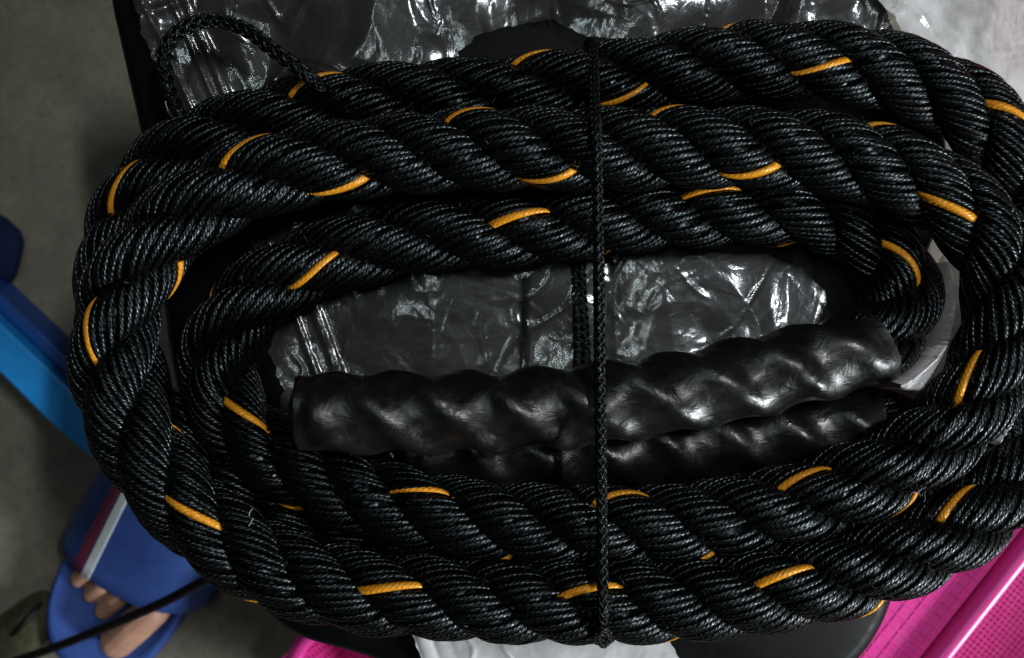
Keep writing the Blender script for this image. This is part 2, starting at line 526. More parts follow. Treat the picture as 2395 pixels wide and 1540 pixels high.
for k in range(3):
    th = TH + k * 2 * math.pi / 3 + jit(60, 0.10)
    er = np.cos(th)[:, None] * N_ + np.sin(th)[:, None] * B_
    SC = C + er * (A_H * (1 + jit(80, 0.04)))[:, None]
    st = np.gradient(SC, axis=0); st /= np.linalg.norm(st, axis=1)[:, None]
    e1 = er - st * np.sum(er * st, 1)[:, None]; e1 /= np.linalg.norm(e1, axis=1)[:, None]
    e2 = np.cross(st, e1)
    v, f = tube_arrays(SC[::3], 0.955 * R_S, 12, (st[::3], e1[::3], e2[::3]))
    core_len = np.r_[0, np.cumsum(np.linalg.norm(np.diff(SC[::3], axis=0), axis=1))]
    strand = mesh_obj('strand', v, f, M_yarn, rope, tube_uv(core_len, 12, 0.008))
    for y in range(N_Y):
        r_y = 0.00152 * (1 + 0.09 * rng.standard_normal())
        ph = PH + y * 2 * math.pi / N_Y + rng.normal(0, 0.035) + jit(110, 0.15) + jit(37, 0.12)
        rr = R_S - 0.00032 + rng.normal(0, 0.00010) + jit(150, 0.00018)
        YC = SC + (rr * np.cos(ph))[:, None] * e1 + (1.24 * rr * np.sin(ph))[:, None] * e2
        rad_dir = np.cos(ph)[:, None] * e1 + np.sin(ph)[:, None] * e2
        yt = np.gradient(YC, axis=0); yt /= np.linalg.norm(yt, axis=1)[:, None]
        n1 = rad_dir - yt * np.sum(rad_dir * yt, 1)[:, None]; n1 /= np.linalg.norm(n1, axis=1)[:, None]
        n2 = np.cross(yt, n1)
        trc = (k == 0 and y == 0)
        a6 = np.linspace(0, 2 * np.pi, 8, endpoint=False)
        ell = r_y * (1.40 if trc else 1.20) / np.sqrt((np.cos(a6) / 0.32)**2 + np.sin(a6)**2)
        v, f = tube_arrays(YC, np.broadcast_to(ell, (len(YC), 8)), 8, (yt, n1, n2))
        L = np.r_[0, np.cumsum(np.linalg.norm(np.diff(YC, axis=0), axis=1))]
        o = mesh_obj('tracer_yarn' if trc else 'yarn', v, f, M_tracer if trc else M_yarn, strand, tube_uv(L, 8, 2 * math.pi * r_y))
        if trc: tag(o, 'amber tracer yarn wound into one black strand')

# shrink sleeves on both ends
def sleeve(i0, i1, end_first, label):
    sl = slice(i0, i1 + 1)
    c = rope_c[sl]; s = rope_s[sl]; th = theta[sl]
    t, nn, b = rT[sl], rN[sl], rB[sl]
    step = np.linspace(s[0], s[-1], int((s[-1] - s[0]) / 0.0011))
    g = lambda a: np.stack([np.interp(step, s, a[:, j]) for j in range(3)], 1)
    c, t, nn, b, th = g(c), g(t), g(nn), g(b), np.interp(step, s, th)
    d_end = (step - step[0]) if end_first else (step[-1] - step)
    d_open = (step[-1] - step) if end_first else (step - step[0])
    sides = 72
    a = np.linspace(0, 2 * np.pi, sides, endpoint=False)
    A, S = np.meshgrid(a, step)
    rel = 3 * (A - th[:, None])
    lobe = np.cos(rel) + 0.18 * np.cos(2 * rel)
    fade = np.clip((d_end - 0.002) / 0.02, 0, 1)[:, None]
    fade = fade * fade * (3 - 2 * fade)
    rad = R * (0.945 + 0.072 * lobe * (0.25 + 0.75 * fade))
    wr = np.zeros_like(A)
    for q in range(9):
        wr += np.sin(A * rng.integers(1, 7) + S * rng.uniform(60, 420) * rng.choice([-1, 1]) + rng.uniform(0, 6.28)) * rng.uniform(0.3, 1)
    rad = rad + 0.00022 * wr
    # pinched end with a crimped lip
    lip = np.exp(-((d_end - 0.0045) / 0.0028)**2)[:, None]
    rad = rad * (1 - 0.05 * lip) * (1 - 0.06 * np.exp(-(d_end / 0.004)**2))[:, None]
    rad = rad + (R * (1.005 + 0.045 * np.cos(rel)) - rad) * np.exp(-(d_open / 0.012)**2)[:, None]
    v, f = tube_arrays(c, rad, sides, (t, nn, b))
    o = mesh_obj('handle_sleeve', v, f, M_sleeve, rope)
    tag(o, label)
    # end disc, slightly dished
    e = 0 if end_first else -1
    cc = c[e]; dirv = -t[e] if end_first else t[e]
    V = []; Fc = []
    rings = [(1.0, 0.0), (0.97, 0.0016), (0.86, 0.0012), (0.6, -0.0012), (0.3, -0.0018)]
    for q, (rm, dd) in enumerate(rings):
        for j in range(sides):
            rj = rad[e, j] * rm * (1 + 0.02 * math.sin(3 * a[j] + q))
            V.append(cc + dirv * (dd + 0.0006 * math.sin(5 * a[j] + q)) + rj * (math.cos(a[j]) * nn[e] + math.sin(a[j]) * b[e]))
    for q in range(len(rings) - 1):
        for j in range(sides):
            quad = (q * sides + j, q * sides + (j + 1) % sides, (q + 1) * sides + (j + 1) % sides, (q + 1) * sides + j)
            Fc.append(quad[::-1] if not end_first else quad)
    Fc.append(tuple((len(rings) - 1) * sides + j for j in range(sides)))
    mesh_obj('end_cap', V, Fc, M_sleeve, o)
sleeve(0, i_h1, True, 'glossy black shrink sleeve lying on top across the coil')
sleeve(i_h2, len(rope_s) - 1, False, 'black shrink sleeve tucked underneath the upper one')
rebase(rope)

# ------------------------------------------------------------------ braided cords
def braid(name, ctrl, rad, mat, smooth=0.004, pitch=None, n=4):
    c, s = spline(ctrl, smooth=smooth, step=0.0008)
    t, nn, b = ptframes(c)
    pitch = pitch or rad * 7.5
    Vs = []; Fs = []; UV = []
    base = 0
    v, f = tube_arrays(c[::2], rad * 0.72, 10, (t[::2], nn[::2], b[::2]))
    Vs.append(v); Fs.append(f); UV.append(tube_uv(s[::2], 10, rad * 4)); base += len(v)
    om = 2 * math.pi / pitch
    for sg in (1, -1):
        for i in range(n):
            a = sg * om * s + 2 * math.pi * i / n + (0 if sg > 0 else math.pi / n * 0)
            r = rad * (0.80 + 0.10 * sg * np.cos(n * om * s))
            yc = c + r[:, None] * (np.cos(a)[:, None] * nn + np.sin(a)[:, None] * b)
            v, f = tube_arrays(yc, rad * 0.30, 5, None, base)
            Vs.append(v); Fs.append(f); base += len(v)
            UV.append(tube_uv(s * 1.3, 5, rad * 1.9))
    return mesh_obj(name, np.vstack(Vs), np.vstack(Fs), mat, None, np.vstack(UV))

zr = lambda h: H0 + 0.0012 + h * R * 1.03
tie = braid('tie_cord', [
    P(1345, 1010, H0 + 0.004), P(1352, 800, H0 + 0.004), P(1345, 600, H0 + 0.004), P(1355, 350, H0 + 0.003), P(1365, 190, H0 + 0.004),
    P(1375, 112, H0 + 0.008), P(1383, 100, zr(0.9)), P(1387, 118, zr(1.55)), P(1390, 175, zr(2.2)), P(1392, 250, zr(3.0)),
    P(1394, 300, zr(3.5)), P(1396, 360, zr(3.66)), P(1398, 450, zr(3.66)), P(1400, 600, zr(3.72)), P(1402, 800, zr(3.82)), P(1404, 950, zr(3.95)),
    P(1406, 1080, zr(3.9)), P(1408, 1230, zr(3.82)), P(1409, 1320, zr(3.92)), P(1410, 1405, zr(4.0)), P(1411, 1455, zr(3.75)), P(1412, 1490, zr(3.3)),
    P(1412, 1503, zr(2.7)), P(1408, 1494, zr(1.5)), P(1395, 1440, H0 + 0.006), P(1385, 1300, H0 + 0.004), P(1378, 1120, H0 + 0.004), P(1372, 860, H0 + 0.004), P(1360, 640, H0 + 0.0042), P(1368, 560, H0 + 0.004)],
    0.0024, M_cord)
tag(tie, 'thin black braided cord tied straight across the rope coil', 'cord')

knot = braid('cord_knot', [P(1398, 1500, zr(2.9)), P(1418, 1496, zr(3.25)), P(1424, 1480, zr(3.55)), P(1408, 1470, zr(3.85)), P(1396, 1484, zr(3.6)), P(1410, 1504, zr(3.1)), P(1432, 1490, zr(2.7)), P(1445, 1478, zr(2.6))], 0.0019, M_cord, 0.002)
knot.parent = tie

loop = braid('drawcord_loop', [P(760, 215, zr(2.0)), P(705, 165, zr(2.2)), P(640, 118, zr(2.1)), P(575, 70, zr(1.9)), P(500, 48, zr(1.7)), P(430, 66, zr(1.6)),
    P(388, 110, zr(1.5)), P(384, 165, zr(1.3)), P(400, 225, zr(1.15)), P(425, 275, zr(1.0)), P(455, 320, zr(0.9)), P(500, 350, zr(0.8))], 0.0033, M_cord, 0.004)
tag(loop, 'black braided cord loop arching over the plastic beside the coil', 'cord')

# ------------------------------------------------------------------ plastic bag
def field(X, Y, lam, seed, n=7):
    r = np.random.default_rng(seed)
    h = np.zeros_like(X)
    for _ in range(n):
        a = r.uniform(0, 2 * np.pi); k = 2 * np.pi / (lam * r.uniform(0.7, 1.5))
        h += np.sin(k * (np.cos(a) * X + np.sin(a) * Y) + r.uniform(0, 6.28))
    return h / math.sqrt(n)
def tri(t):
    return np.abs((t % 1.0) - 0.5) * 2
def crumple(X, Y, seed, lam=0.06, amp=0.006):
    r = np.random.default_rng(seed)
    wx = X + 0.006 * field(X, Y, 0.06, seed + 50); wy = Y + 0.006 * field(X, Y, 0.06, seed + 51)
    h = np.zeros_like(X)
    for k, (l, a) in enumerate(((2.4, 0.75), (1.7, 0.6), (1.1, 0.42), (0.62, 0.16), (0.42, 0.07), (0.26, 0.03))):
        an_ = r.uniform(0, np.pi)
        mask = (np.clip(0.35 + 0.9 * field(X, Y, lam * 1.7, seed + 10 + k), 0.0, 1.3) if k > 1 else 1.0)
        h += a * mask * tri((np.cos(an_) * wx + np.sin(an_) * wy) / (lam * l) + r.uniform(0, 1) + 0.12 * field(X, Y, lam * 1.2, seed + 70 + k))
    for k in range(3):
        f = field(wx, wy, lam * (1.6 - 0.4 * k), seed + 30 + k, 4)
        h += 0.16 * np.exp(-(f / 0.07)**2) * np.clip(field(X, Y, lam * 1.5, seed + 90 + k), 0, 1)
    return amp * h
low = rope_c[::2]
def under_rope(X, Y, Z, zmin):
    """press the film down below every turn of rope that lies on it"""
    x = X.ravel(); y = Y.ravel(); z = Z.ravel().copy()
    for i in range(0, len(x), 4000):
        dx = x[i:i + 4000, None] - low[None, :, 0]; dy = y[i:i + 4000, None] - low[None, :, 1]
        d2 = dx * dx + dy * dy
        RR = (R * 1.08)**2
        zl = np.where(d2 < RR, low[None, :, 2] - np.sqrt(np.maximum(RR - d2, 0)), 9.0).min(1)
        near_ = np.sqrt(d2.min(1))
        z[i:i + 4000] = np.minimum(z[i:i + 4000], np.maximum(zl - 0.0006, zmin))
    return z.reshape(Z.shape)

def sheet(name, xfun, nu, nv, zfun, mat, parent, zp=H0):
    """xfun(u, v) gives photo coordinates on the seat plane for u, v in 0..1"""
    U, W = np.meshgrid(np.linspace(0, 1, nu), np.linspace(0, 1, nv))
    vx, vy = xfun(U, W)
    X = (vx - VW / 2) * K * (CAM_Z - zp); Y = (VH / 2 - vy) * K * (CAM_Z - zp)
    Z = zfun(X, Y)
    V = np.stack([X, Y, Z], -1).reshape(-1, 3)
    i = np.arange(nv - 1)[:, None] * nu + np.arange(nu - 1)[None, :]
    F = np.stack([i, i + nu, i + nu + 1, i + 1], -1).reshape(-1, 4)
    return mesh_obj(name, V, F, mat, parent)

bag = empty('plastic_bag', (0, 0, H0))
tag(bag, 'crumpled clear plastic bag spread on the stool beneath the coiled rope', 'plastic bag')
def vpix(x, y, z=H0):
    return x / (K * (CAM_Z - z)) + VW / 2, VH / 2 - y / (K * (CAM_Z - z))
def z_main(X, Y):
    vx, vy = vpix(X, Y)
    amp = 0.0045 + 0.008 * np.clip((260 - vy) / 300, 0, 1)
    z = H0 + 0.0008 + crumple(X, Y, 3, 0.060, 1.0) * amp
    f1 = (vx - 442) - 0.42 * (vy - 80)
    f2 = (vx - 706) - 0.36 * (vy - 770)
    for f, lim, offs in ((f1, vy < 300, (-62, 0, 26, 38)), (f2, (vy > 560) & (vy < 950), (0, 46, 58))):
        for o_ in offs:
            z = z + np.where(lim, 0.0016 * np.exp(-((f - o_) / 6.5)**2), 0)
    return under_rope(X, Y, z, H0 + 0.0006)
wob = lambda t: 7 * np.sin(t / 23.0) + 4 * np.sin(t / 9.0 + 1) + 2 * np.sin(t / 4.0)
def x_back(u, v):
    vx = 0 * u
    left = lambda y: np.interp(y, [-140, 0, 80, 250, 420], [300, 322, 352, 402, 432])
    bx = 330 + u * 1798
    bot = np.interp(bx, [300, 1010, 1050, 1110, 1180, 1280, 1350, 1410, 1480, 2140], [420, 400, 130, 95, 62, 58, 92, 110, 130, 110]) + 0.4 * wob(bx)
    vy = -140 + v * (bot + 140)
    lx = left(vy) + wob(vy) * 0.8
    return lx + u * (2128 - lx), vy
def x_mid(u, v):
    vy = 420 + v * 740
    lx = np.interp(vy, [420, 700, 1160], [560, 620, 700]) + wob(vy)
    return lx + u * (2128 - lx), vy
sheet('bag_back', x_back, 330, 110, z_main, M_film, bag)
sheet('bag_middle', x_mid, 330, 150, z_main, M_film, bag)

# part of the bag hanging loosely over the side of the stool
def z_side(X, Y):
    d = np.maximum(0, X - P(2125, 0, H0)[0])
    z = H0 + 0.0045 + crumple(X, Y, 21, 0.09, 0.010) - 0.55 * d - 2.0 * d * d
    return np.minimum(z, under_rope(X, Y, z, 0.02))
def x_side(u, v):
    vy = -140 + v * 1175
    lx = np.interp(vy, [-140, 0, 90, 200, 500, 640, 900, 1010, 1050], [1990, 2005, 2090, 2270, 2300, 2150, 2085, 2055, 2070]) + wob(vy) * 0.6
    rx_ = np.interp(vy, [-140, 900, 1040], [2760, 2740, 2330])
    return lx + u * (rx_ - lx), vy
sheet('bag_side', x_side, 130, 170, z_side, M_film_milk, bag)

# a fold of the bag pushed up in the gap beside the end of the sleeve
def z_tuft(X, Y):
    z = H0 + 0.047 + crumple(X, Y, 61, 0.06, 0.007)
    return under_rope(X, Y, z, H0 + 0.004)
def x_tuft(u, v):
    vy = 610 + v * 425
    lx = np.interp(vy, [610, 650, 790, 900, 985, 1035], [2190, 2170, 2120, 2090, 2056, 2070]) + 0.3 * wob(vy)
    return lx + u * (2360 - lx), vy
sheet('bag_fold', x_tuft, 60, 100, z_tuft, M_film_white, bag, H0 + 0.045)

# folded mouth of the bag sticking out in front
def z_mouth(X, Y):
    vx, vy = vpix(X, Y)
    z = H0 + 0.003 + crumple(X, Y, 33, 0.10, 0.0045) + 0.0022 * np.abs(np.sin((vx - 920 - 0.35 * (vy - 1450)) / 13.0)) * np.clip((1080 - vx) / 120, 0, 1)
    return under_rope(X, Y, z, H0 + 0.0006)
def x_mouth(u, v):
    vy = 1390 + v * 250
    lx = 955 + 0.42 * (vy - 1450) + 0.3 * wob(vy)
    rx_ = 1560 + 0.7 * (vy - 1490) + 0.4 * wob(vy + 30)
    return lx + u * (rx_ - lx), vy
sheet('bag_mouth', x_mouth, 200, 80, z_mouth, M_film_white, bag)
rebase(bag)

# ------------------------------------------------------------------ foot in a blue slipper
fx = Vector((-0.50, -0.866, 0)); rx = Vector((-0.866, 0.50, 0))     # toe direction, outer side
def FP(vx, vy, z): return Vector(P(vx, vy, z))
slip_o = FP(400, 1332, 0)                                           # middle of the forefoot
FS = 0.97
def L(u, w, z): return slip_o + rx * u * FS + fx * w * FS + Vector((0, 0, z))  # u outward, w towards the toes

def capsule(bm, a, b, ra, rb, seg=14, rings=6):
    a = Vector(a); b = Vector(b)
    ax = (b - a)
    ln = ax.length
    q = ax.to_track_quat('Z', 'Y')
    prev = None
    prof = []
    for k in range(rings + 1):
        t = -math.pi / 2 + k / rings * math.pi / 2
        prof.append((ra * math.cos(t), ra * math.sin(t)))
    for k in range(rings + 1):
        t = k / rings * math.pi / 2
        prof.append((rb * math.cos(t), ln + rb * math.sin(t)))
    vs_ = []
    for r_, z_ in prof:
        vs_.append([bm.verts.new(a + q @ Vector((max(r_, 1e-5) * math.cos(2 * math.pi * j / seg), max(r_, 1e-5) * math.sin(2 * math.pi * j / seg), z_))) for j in range(seg)])
    for k in range(len(vs_) - 1):
        for j in range(seg):
            bm.faces.new((vs_[k][j], vs_[k][(j + 1) % seg], vs_[k + 1][(j + 1) % seg], vs_[k + 1][j]))
    bm.faces.new(vs_[0][::-1]); bm.faces.new(vs_[-1])

person = empty('person', tuple(L(0, 0, 0)))
tag(person, 'bare right foot with toes showing in a blue slipper', 'person')
SOLE = 0.022
bm = bmesh.new()
# toes: (root u, root w, tip u, tip w, radius)
toes = [(-0.0105, 0.018, 0.0015, 0.052, 0.0120, 0.0128), (0.0125, 0.014, 0.0225, 0.040, 0.0068, 0.0071), (0.028, 0.011, 0.0365, 0.034, 0.0066, 0.0069),
        (0.0435, 0.009, 0.0505, 0.029, 0.0064, 0.0067), (0.0575, 0.0, 0.063, 0.016, 0.006, 0.0062)]
toe_tips = []
for u0, w0_, u1, w1, r0, r1 in toes:
    m_ = ((u0 + u1) / 2, (w0_ + w1) / 2)
    capsule(bm, L(u0, w0_, SOLE + r0 + 0.006), L(m_[0], m_[1], SOLE + r0 + 0.005), r0, r1)
    capsule(bm, L(m_[0], m_[1], SOLE + r0 + 0.005), L(u1, w1, SOLE + r1 - 0.001), r1, r1)
    capsule(bm, L(u0 * 0.9, w0_ - 0.05, SOLE + 0.018), L(u0, w0_, SOLE + r0 + 0.004), 0.016, r0)
    toe_tips.append((u1, w1, r1))
capsule(bm, L(0.026, -0.04, SOLE + 0.020), L(0.020, -0.10, SOLE + 0.026), 0.020, 0.024)
capsule(bm, L(0.006, -0.04, SOLE + 0.020), L(0.012, -0.10, SOLE + 0.026), 0.020, 0.024)
capsule(bm, L(0.016, -0.10, SOLE + 0.026), L(0.018, -0.150, SOLE + 0.027), 0.026, 0.026)
capsule(bm, L(0.018, -0.15, SOLE + 0.026), L(0.018, -0.170, SOLE + 0.026), 0.025, 0.025)
foot = bm_obj('foot', bm, M_skin, person, True)
rm = foot.modifiers.new('remesh', 'REMESH'); rm.mode = 'VOXEL'; rm.voxel_size = 0.0009; rm.use_smooth_shade = True
sm = foot.modifiers.new('smooth', 'SMOOTH'); sm.factor = 0.5; sm.iterations = 3
for (u1, w1, r1), big in zip(toe_tips, (1.25, 0.8, 0.75, 0.7, 0.65)):
    bm = bmesh.new()
    bmesh.ops.create_uvsphere(bm, u_segments=14, v_segments=8, radius=1.0)
    for v in bm.verts:
        q = v.co.copy()
        v.co = L(u1 + q.x * r1 * 0.62 * (1.1 if big > 1 else 1), w1 - 0.001 + q.y * r1 * 0.72 * big * 0.85, SOLE + r1 * 2 - 0.0034 + q.z * 0.0016 - 0.10 * (q.y * r1) - 0.15 * abs(q.x) * r1 * 0.6)
    bm_obj('toenail', bm, M_nail, foot, True)
rebase(person)

slipper = empty('slipper', tuple(L(0, 0, 0)))
tag(slipper, 'blue slip-on slipper with red and white stripe worn on the foot', 'slipper')
# sole outline in local u (outer +), w (toe +)
half = [(0.0, 0.098), (0.026, 0.090), (0.044, 0.068), (0.052, 0.035), (0.053, 0.0), (0.050, -0.04), (0.043, -0.09), (0.038, -0.14), (0.033, -0.18), (0.018, -0.205), (0.0, -0.21)]
other = [(-0.018, -0.205), (-0.033, -0.18), (-0.036, -0.14), (-0.036, -0.09), (-0.041, -0.04), (-0.045, 0.0), (-0.046, 0.035), (-0.040, 0.068), (-0.024, 0.090)]
op = np.array(half + other)
ang, _ = spline(np.vstack([op, op[:1]]), step=0.006)
ang = ang[:-1]
V = []; F = []
n = len(ang)
lay = [(0.97, 0.0), (1.0, 0.003), (0.985, 0.010), (1.0, 0.017), (0.985, SOLE), (0.94, SOLE + 0.0012), (0.90, SOLE - 0.0014)]
for sc, z in lay:
    for u, w in ang: V.append(L(u * sc + 0.018, (w + 0.055) * sc - 0.055, z))
for r in range(len(lay) - 1):
    for i in range(n):
        F.append((r * n + i, r * n + (i + 1) % n, (r + 1) * n + (i + 1) % n, (r + 1) * n + i))
F.append(tuple(range(n - 1, -1, -1))); F.append(tuple((len(lay) - 1) * n + i for i in range(n)))
mesh_obj('sole', V, F, M_blue_sole, slipper)
# strap: arch over the forefoot
def strap(name, a0_, a1_, mat, lift, w_lo=-0.115, parent=None):
    V = []; F = []
    na, nw = 26, 14
    for side in (0, 1):
        for i in range(na):
            t = a0_ + (a1_ - a0_) * i / (na - 1)
            ca, sa = math.cos(t), math.sin(t)
            sgn = lambda x: math.copysign(abs(x)**0.62, x)
            for j in range(nw):
                q = j / (nw - 1)
                u_ = sgn(ca) * (0.0555 - 0.004 * q) + 0.019
                front = 0.012 - 3.0 * (u_ - 0.019)**2
                w_ = front + (w_lo - front) * q
                zz = 0.010 + sgn(max(sa, 0)) * (0.050 + 0.034 * q)
                th_ = (0.0030 + lift) if side == 0 else (0.0 + lift * 0.6)
                nrm = Vector((rx.x * ca * 0.9 + 0, rx.y * ca * 0.9, sa)).normalized()
                V.append(L(u_, w_, zz) + nrm * th_)
    m_ = na * nw
    for i in range(na - 1):
        for j in range(nw - 1):
            k = i * nw + j
            F.append((k, k + 1, k + nw + 1, k + nw)); F.append((m_ + k, m_ + k + nw, m_ + k + nw + 1, m_ + k + 1))
    for i in range(na - 1):
        for j in (0, nw - 1):
            k = i * nw + j
            F.append((k, k + nw, m_ + k + nw, m_ + k))
    for j in range(nw - 1):
        for i in (0, na - 1):
            k = i * nw + j
            F.append((k, k + 1, m_ + k + 1, m_ + k))
    return mesh_obj(name, V, F, mat, parent)
st_ = strap('strap', 0.0, math.pi, M_blue_strap, 0.0, parent=slipper)
strap('white_stripe', 1.34, 1.43, M_white, 0.0012, parent=st_)
strap('red_stripe', 1.17, 1.31, M_red, 0.0010, parent=st_)
rebase(slipper)

# ------------------------------------------------------------------ things on the floor beside the foot
def prism(name, poly, z0, z1, mat, parent, bevel=0.003):
    bm = bmesh.new()
    vs_ = [bm.verts.new((p[0], p[1], z0)) for p in poly]
    f = bm.faces.new(vs_)
    r = bmesh.ops.extrude_face_region(bm, geom=[f])
    for e in r['geom']:
        if isinstance(e, bmesh.types.BMVert): e.co.z = z1
    bmesh.ops.recalc_face_normals(bm, faces=bm.faces)
    if bevel:
        bmesh.ops.bevel(bm, geom=[e for e in bm.edges], offset=bevel, segments=3, profile=0.6, affect='EDGES')
    return bm_obj(name, bm, mat, parent)

zb = 0.05
bar = empty('blue_bar', tuple(P(100, 900, 0)))
tag(bar, 'bright blue plastic bar with a darker raised edge lying on the floor', 'plastic bar')
q2 = lambda *p: [P(x, y, zb)[:2] for x, y in p]
prism('bar_plate', q2((-160, 600), (-160, 706), (0, 872), (84, 956), (156, 1025), (240, 1090), (285, 1040), (200, 952), (157, 905), (0, 756)), 0.0, zb, M_bar, bar, 0.002)
prism('bar_edge', q2((-160, 552), (-160, 594), (0, 750), (157, 898), (200, 945), (285, 1032), (305, 1010), (220, 922), (165, 862), (0, 706)), 0.0, zb - 0.012, M_bar_dark, bar, 0.002)
rebase(bar)

def blob(name, c, rads, mat, seed, rot=0.0):
    bm = bmesh.new()
    bmesh.ops.create_icosphere(bm, subdivisions=5, radius=1.0)
    r = random.Random(seed)
    ks = [(r.uniform(-4, 4), r.uniform(-4, 4), r.uniform(-4, 4), r.uniform(0, 6.28), r.uniform(0.02, 0.06)) for _ in range(10)]
    R_ = Matrix.Rotation(rot, 3, 'Z')
    for v in bm.verts:
        d = 1 + sum(a * math.sin(kx * v.co.x + ky * v.co.y + kz * v.co.z + p) for kx, ky, kz, p, a in ks)
        q = Vector((v.co.x * rads[0] * d, v.co.y * rads[1] * d, max(v.co.z, -0.35) * rads[2] * d))
        v.co = R_ @ q
    mz = min(v.co.z for v in bm.verts)
    for v in bm.verts: v.co = v.co + Vector((c[0], c[1], -mz))
    return bm_obj(name, bm, mat, None, True)
q = P(-35, 590, 0.015)
tag(blob('cloth_bundle', q, (0.022, 0.028, 0.014), M_navy, 3), 'dark navy cloth bundle on the floor beside the blue bar', 'cloth')
q = P(40, 1490, 0.01)
tag(blob('cloth_strip', q, (0.036, 0.022, 0.012), M_olive, 5, 0.75), 'rumpled olive cloth strip on the floor by the slipper toe', 'cloth')

def cable(name, ctrl, r, mat, label, cat):
    c, s = spline(ctrl, smooth=0.006, step=0.003)
    v, f = tube_arrays(c, r, 12)
    ff = [tuple(q) for q in f] + [tuple(range(11, -1, -1)), tuple(len(v) - 12 + i for i in range(12))]
    return tag(mesh_obj(name, v, ff, mat), label, cat)
cable('power_cable', [P(640, 1285, 0.165), P(560, 1325, 0.155), P(480, 1358, 0.14), P(380, 1410, 0.115), P(260, 1462, 0.088), P(140, 1510, 0.06), P(40, 1545, 0.035), P(-60, 1575, 0.012), P(-150, 1600, 0.0032), P(-260, 1620, 0.0032)], 0.0031, M_cable,
      'thin black cable running from under the stool across the toes', 'cable')
cable('dark_string', [P(-60, 1560, 0.003), P(0, 1515, 0.003), P(50, 1462, 0.022), P(95, 1415, 0.012), P(118, 1400, 0.003)], 0.0022, M_cable,
      'short dark string lying over the olive cloth strip', 'string')

# ------------------------------------------------------------------ pink baskets
def basket(name, center, rotz, half_l, half_w, h, label, skirt=0.0, floor_z=0.012):
    root = empty(name, (center[0], center[1], 0))
    root.rotation_euler = (0, 0, rotz)
    tag(root, label, 'basket', 'pink plastic baskets around the stool')
    tp = 0.12                                                # the walls lean in towards the bottom
    # perforated walls, real holes
    def wall(p0, p1, p2, p3, nu, nv, inner, nm='wall'):
        """p0-p1 top edge, p3-p2 bottom edge"""
        V = []; F = []
        for i in range(nu):
            for j in range(nv):
                b_ = len(V)
                u0, u1 = i / nu, (i + 1) / nu; v0, v1 = j / nv, (j + 1) / nv
                solid = j == 0 or j == nv - 1
                pts = [(u0, v0), (u1, v0), (u1, v1), (u0, v1)]
                um, vm = (u0 + u1) / 2, (v0 + v1) / 2
                sh = 0.56
                pts += [(um + (a - um) * sh, vm + (b - vm) * sh) for a, b in pts]
                for u, v in pts:
                    top = p0 + (p1 - p0) * u; bot = p3 + (p2 - p3) * u
                    V.append(top + (bot - top) * v)
                if solid: F.append((b_, b_ + 1, b_ + 2, b_ + 3))
                else:
                    for k in range(4): F.append((b_ + k, b_ + (k + 1) % 4, b_ + 4 + (k + 1) % 4, b_ + 4 + k))
        o = mesh_obj(nm, V, F, M_pink, root, smooth=False)
        md = o.modifiers.new('thick', 'SOLIDIFY'); md.thickness = 0.0016
        return o
    L_, W_ = half_l, half_w
    l_, w_ = half_l - tp * h * 1.4, half_w - tp * h * 1.4
    top = [Vector((-L_, -W_, h)), Vector((L_, -W_, h)), Vector((L_, W_, h)), Vector((-L_, W_, h))]
    bot = [Vector((-l_, -w_, 0.003)), Vector((l_, -w_, 0.003)), Vector((l_, w_, 0.003)), Vector((-l_, w_, 0.003))]
    for k in range(4):
        ln = (top[k] - top[(k + 1) % 4]).length
        wall(top[k], top[(k + 1) % 4], bot[(k + 1) % 4], bot[k], int(ln / 0.0062), int(h / 0.0062), True)
    zb_ = floor_z
    k_ = 1 - tp * 1.4 * (h - zb_) / min(L_, W_)
    fp = [Vector((sx * (L_ - tp * 1.4 * (h - zb_)), sy * (W_ - tp * 1.4 * (h - zb_)), zb_)) for sx, sy in ((-1, 1), (1, 1), (1, -1), (-1, -1))]
    wall(fp[0], fp[1], fp[2], fp[3], int(2 * L_ / 0.0042), int(2 * W_ / 0.0042), True, 'base')
    # rolled rim
    rim = [(Vector((p.x, p.y))) for p in top]
    ol = rounded_poly([tuple(p) for p in rim], 0.03, 8)
    V = []; F = []
    prof = [(-0.0015, -0.003), (-0.002, 0.002), (0.0006, 0.0042), (0.0046, 0.0042), (0.008, 0.002), (0.009, -0.003), (0.009, -0.010), (0.008, -0.010), (0.0076, -0.003)]
    m_ = len(prof); n_ = len(ol)
    for i in range(n_):
        t = (ol[(i + 1) % n_] - ol[i - 1]).normalized()
        nn = Vector((t.y, -t.x))
        for a, b in prof:
            V.append((ol[i].x + nn.x * a, ol[i].y + nn.y * a, h + b))
    for i in range(n_):
        for k in range(m_ - 1):
            F.append((i * m_ + k, i * m_ + k + 1, ((i + 1) % n_) * m_ + k + 1, ((i + 1) % n_) * m_ + k))
    mesh_obj('rim', V, F, M_pink, root)
    if skirt:
        # flange with a shallow moulded grid along the long side
        y0, y1, zf = -W_ - 0.0094 - skirt, -W_ - 0.0094, h - 0.007
        bm = bmesh.new()
        def bx(x0, x1, ya, yb, za, zb_):
            r = bmesh.ops.create_cube(bm, size=1.0)
            for v in r['verts']:
                v.co = Vector(((x0 + x1) / 2 + v.co.x * (x1 - x0), (ya + yb) / 2 + v.co.y * (yb - ya), (za + zb_) / 2 + v.co.z * (zb_ - za)))
        bx(-L_ + 0.01, L_ - 0.01, y0, y1, zf - 0.002, zf)
        k = -L_ + 0.016
        while k < L_ - 0.016:
            bx(k, k + 0.0009, y0 + 0.001, y1 - 0.001, zf, zf + 0.0006); k += 0.0078
        k = y0 + 0.006
        while k < y1 - 0.002:
            bx(-L_ + 0.012, L_ - 0.012, k, k + 0.0009, zf, zf + 0.0005); k += 0.0078
        bm_obj('flange', bm, M_pink, root)
    return root

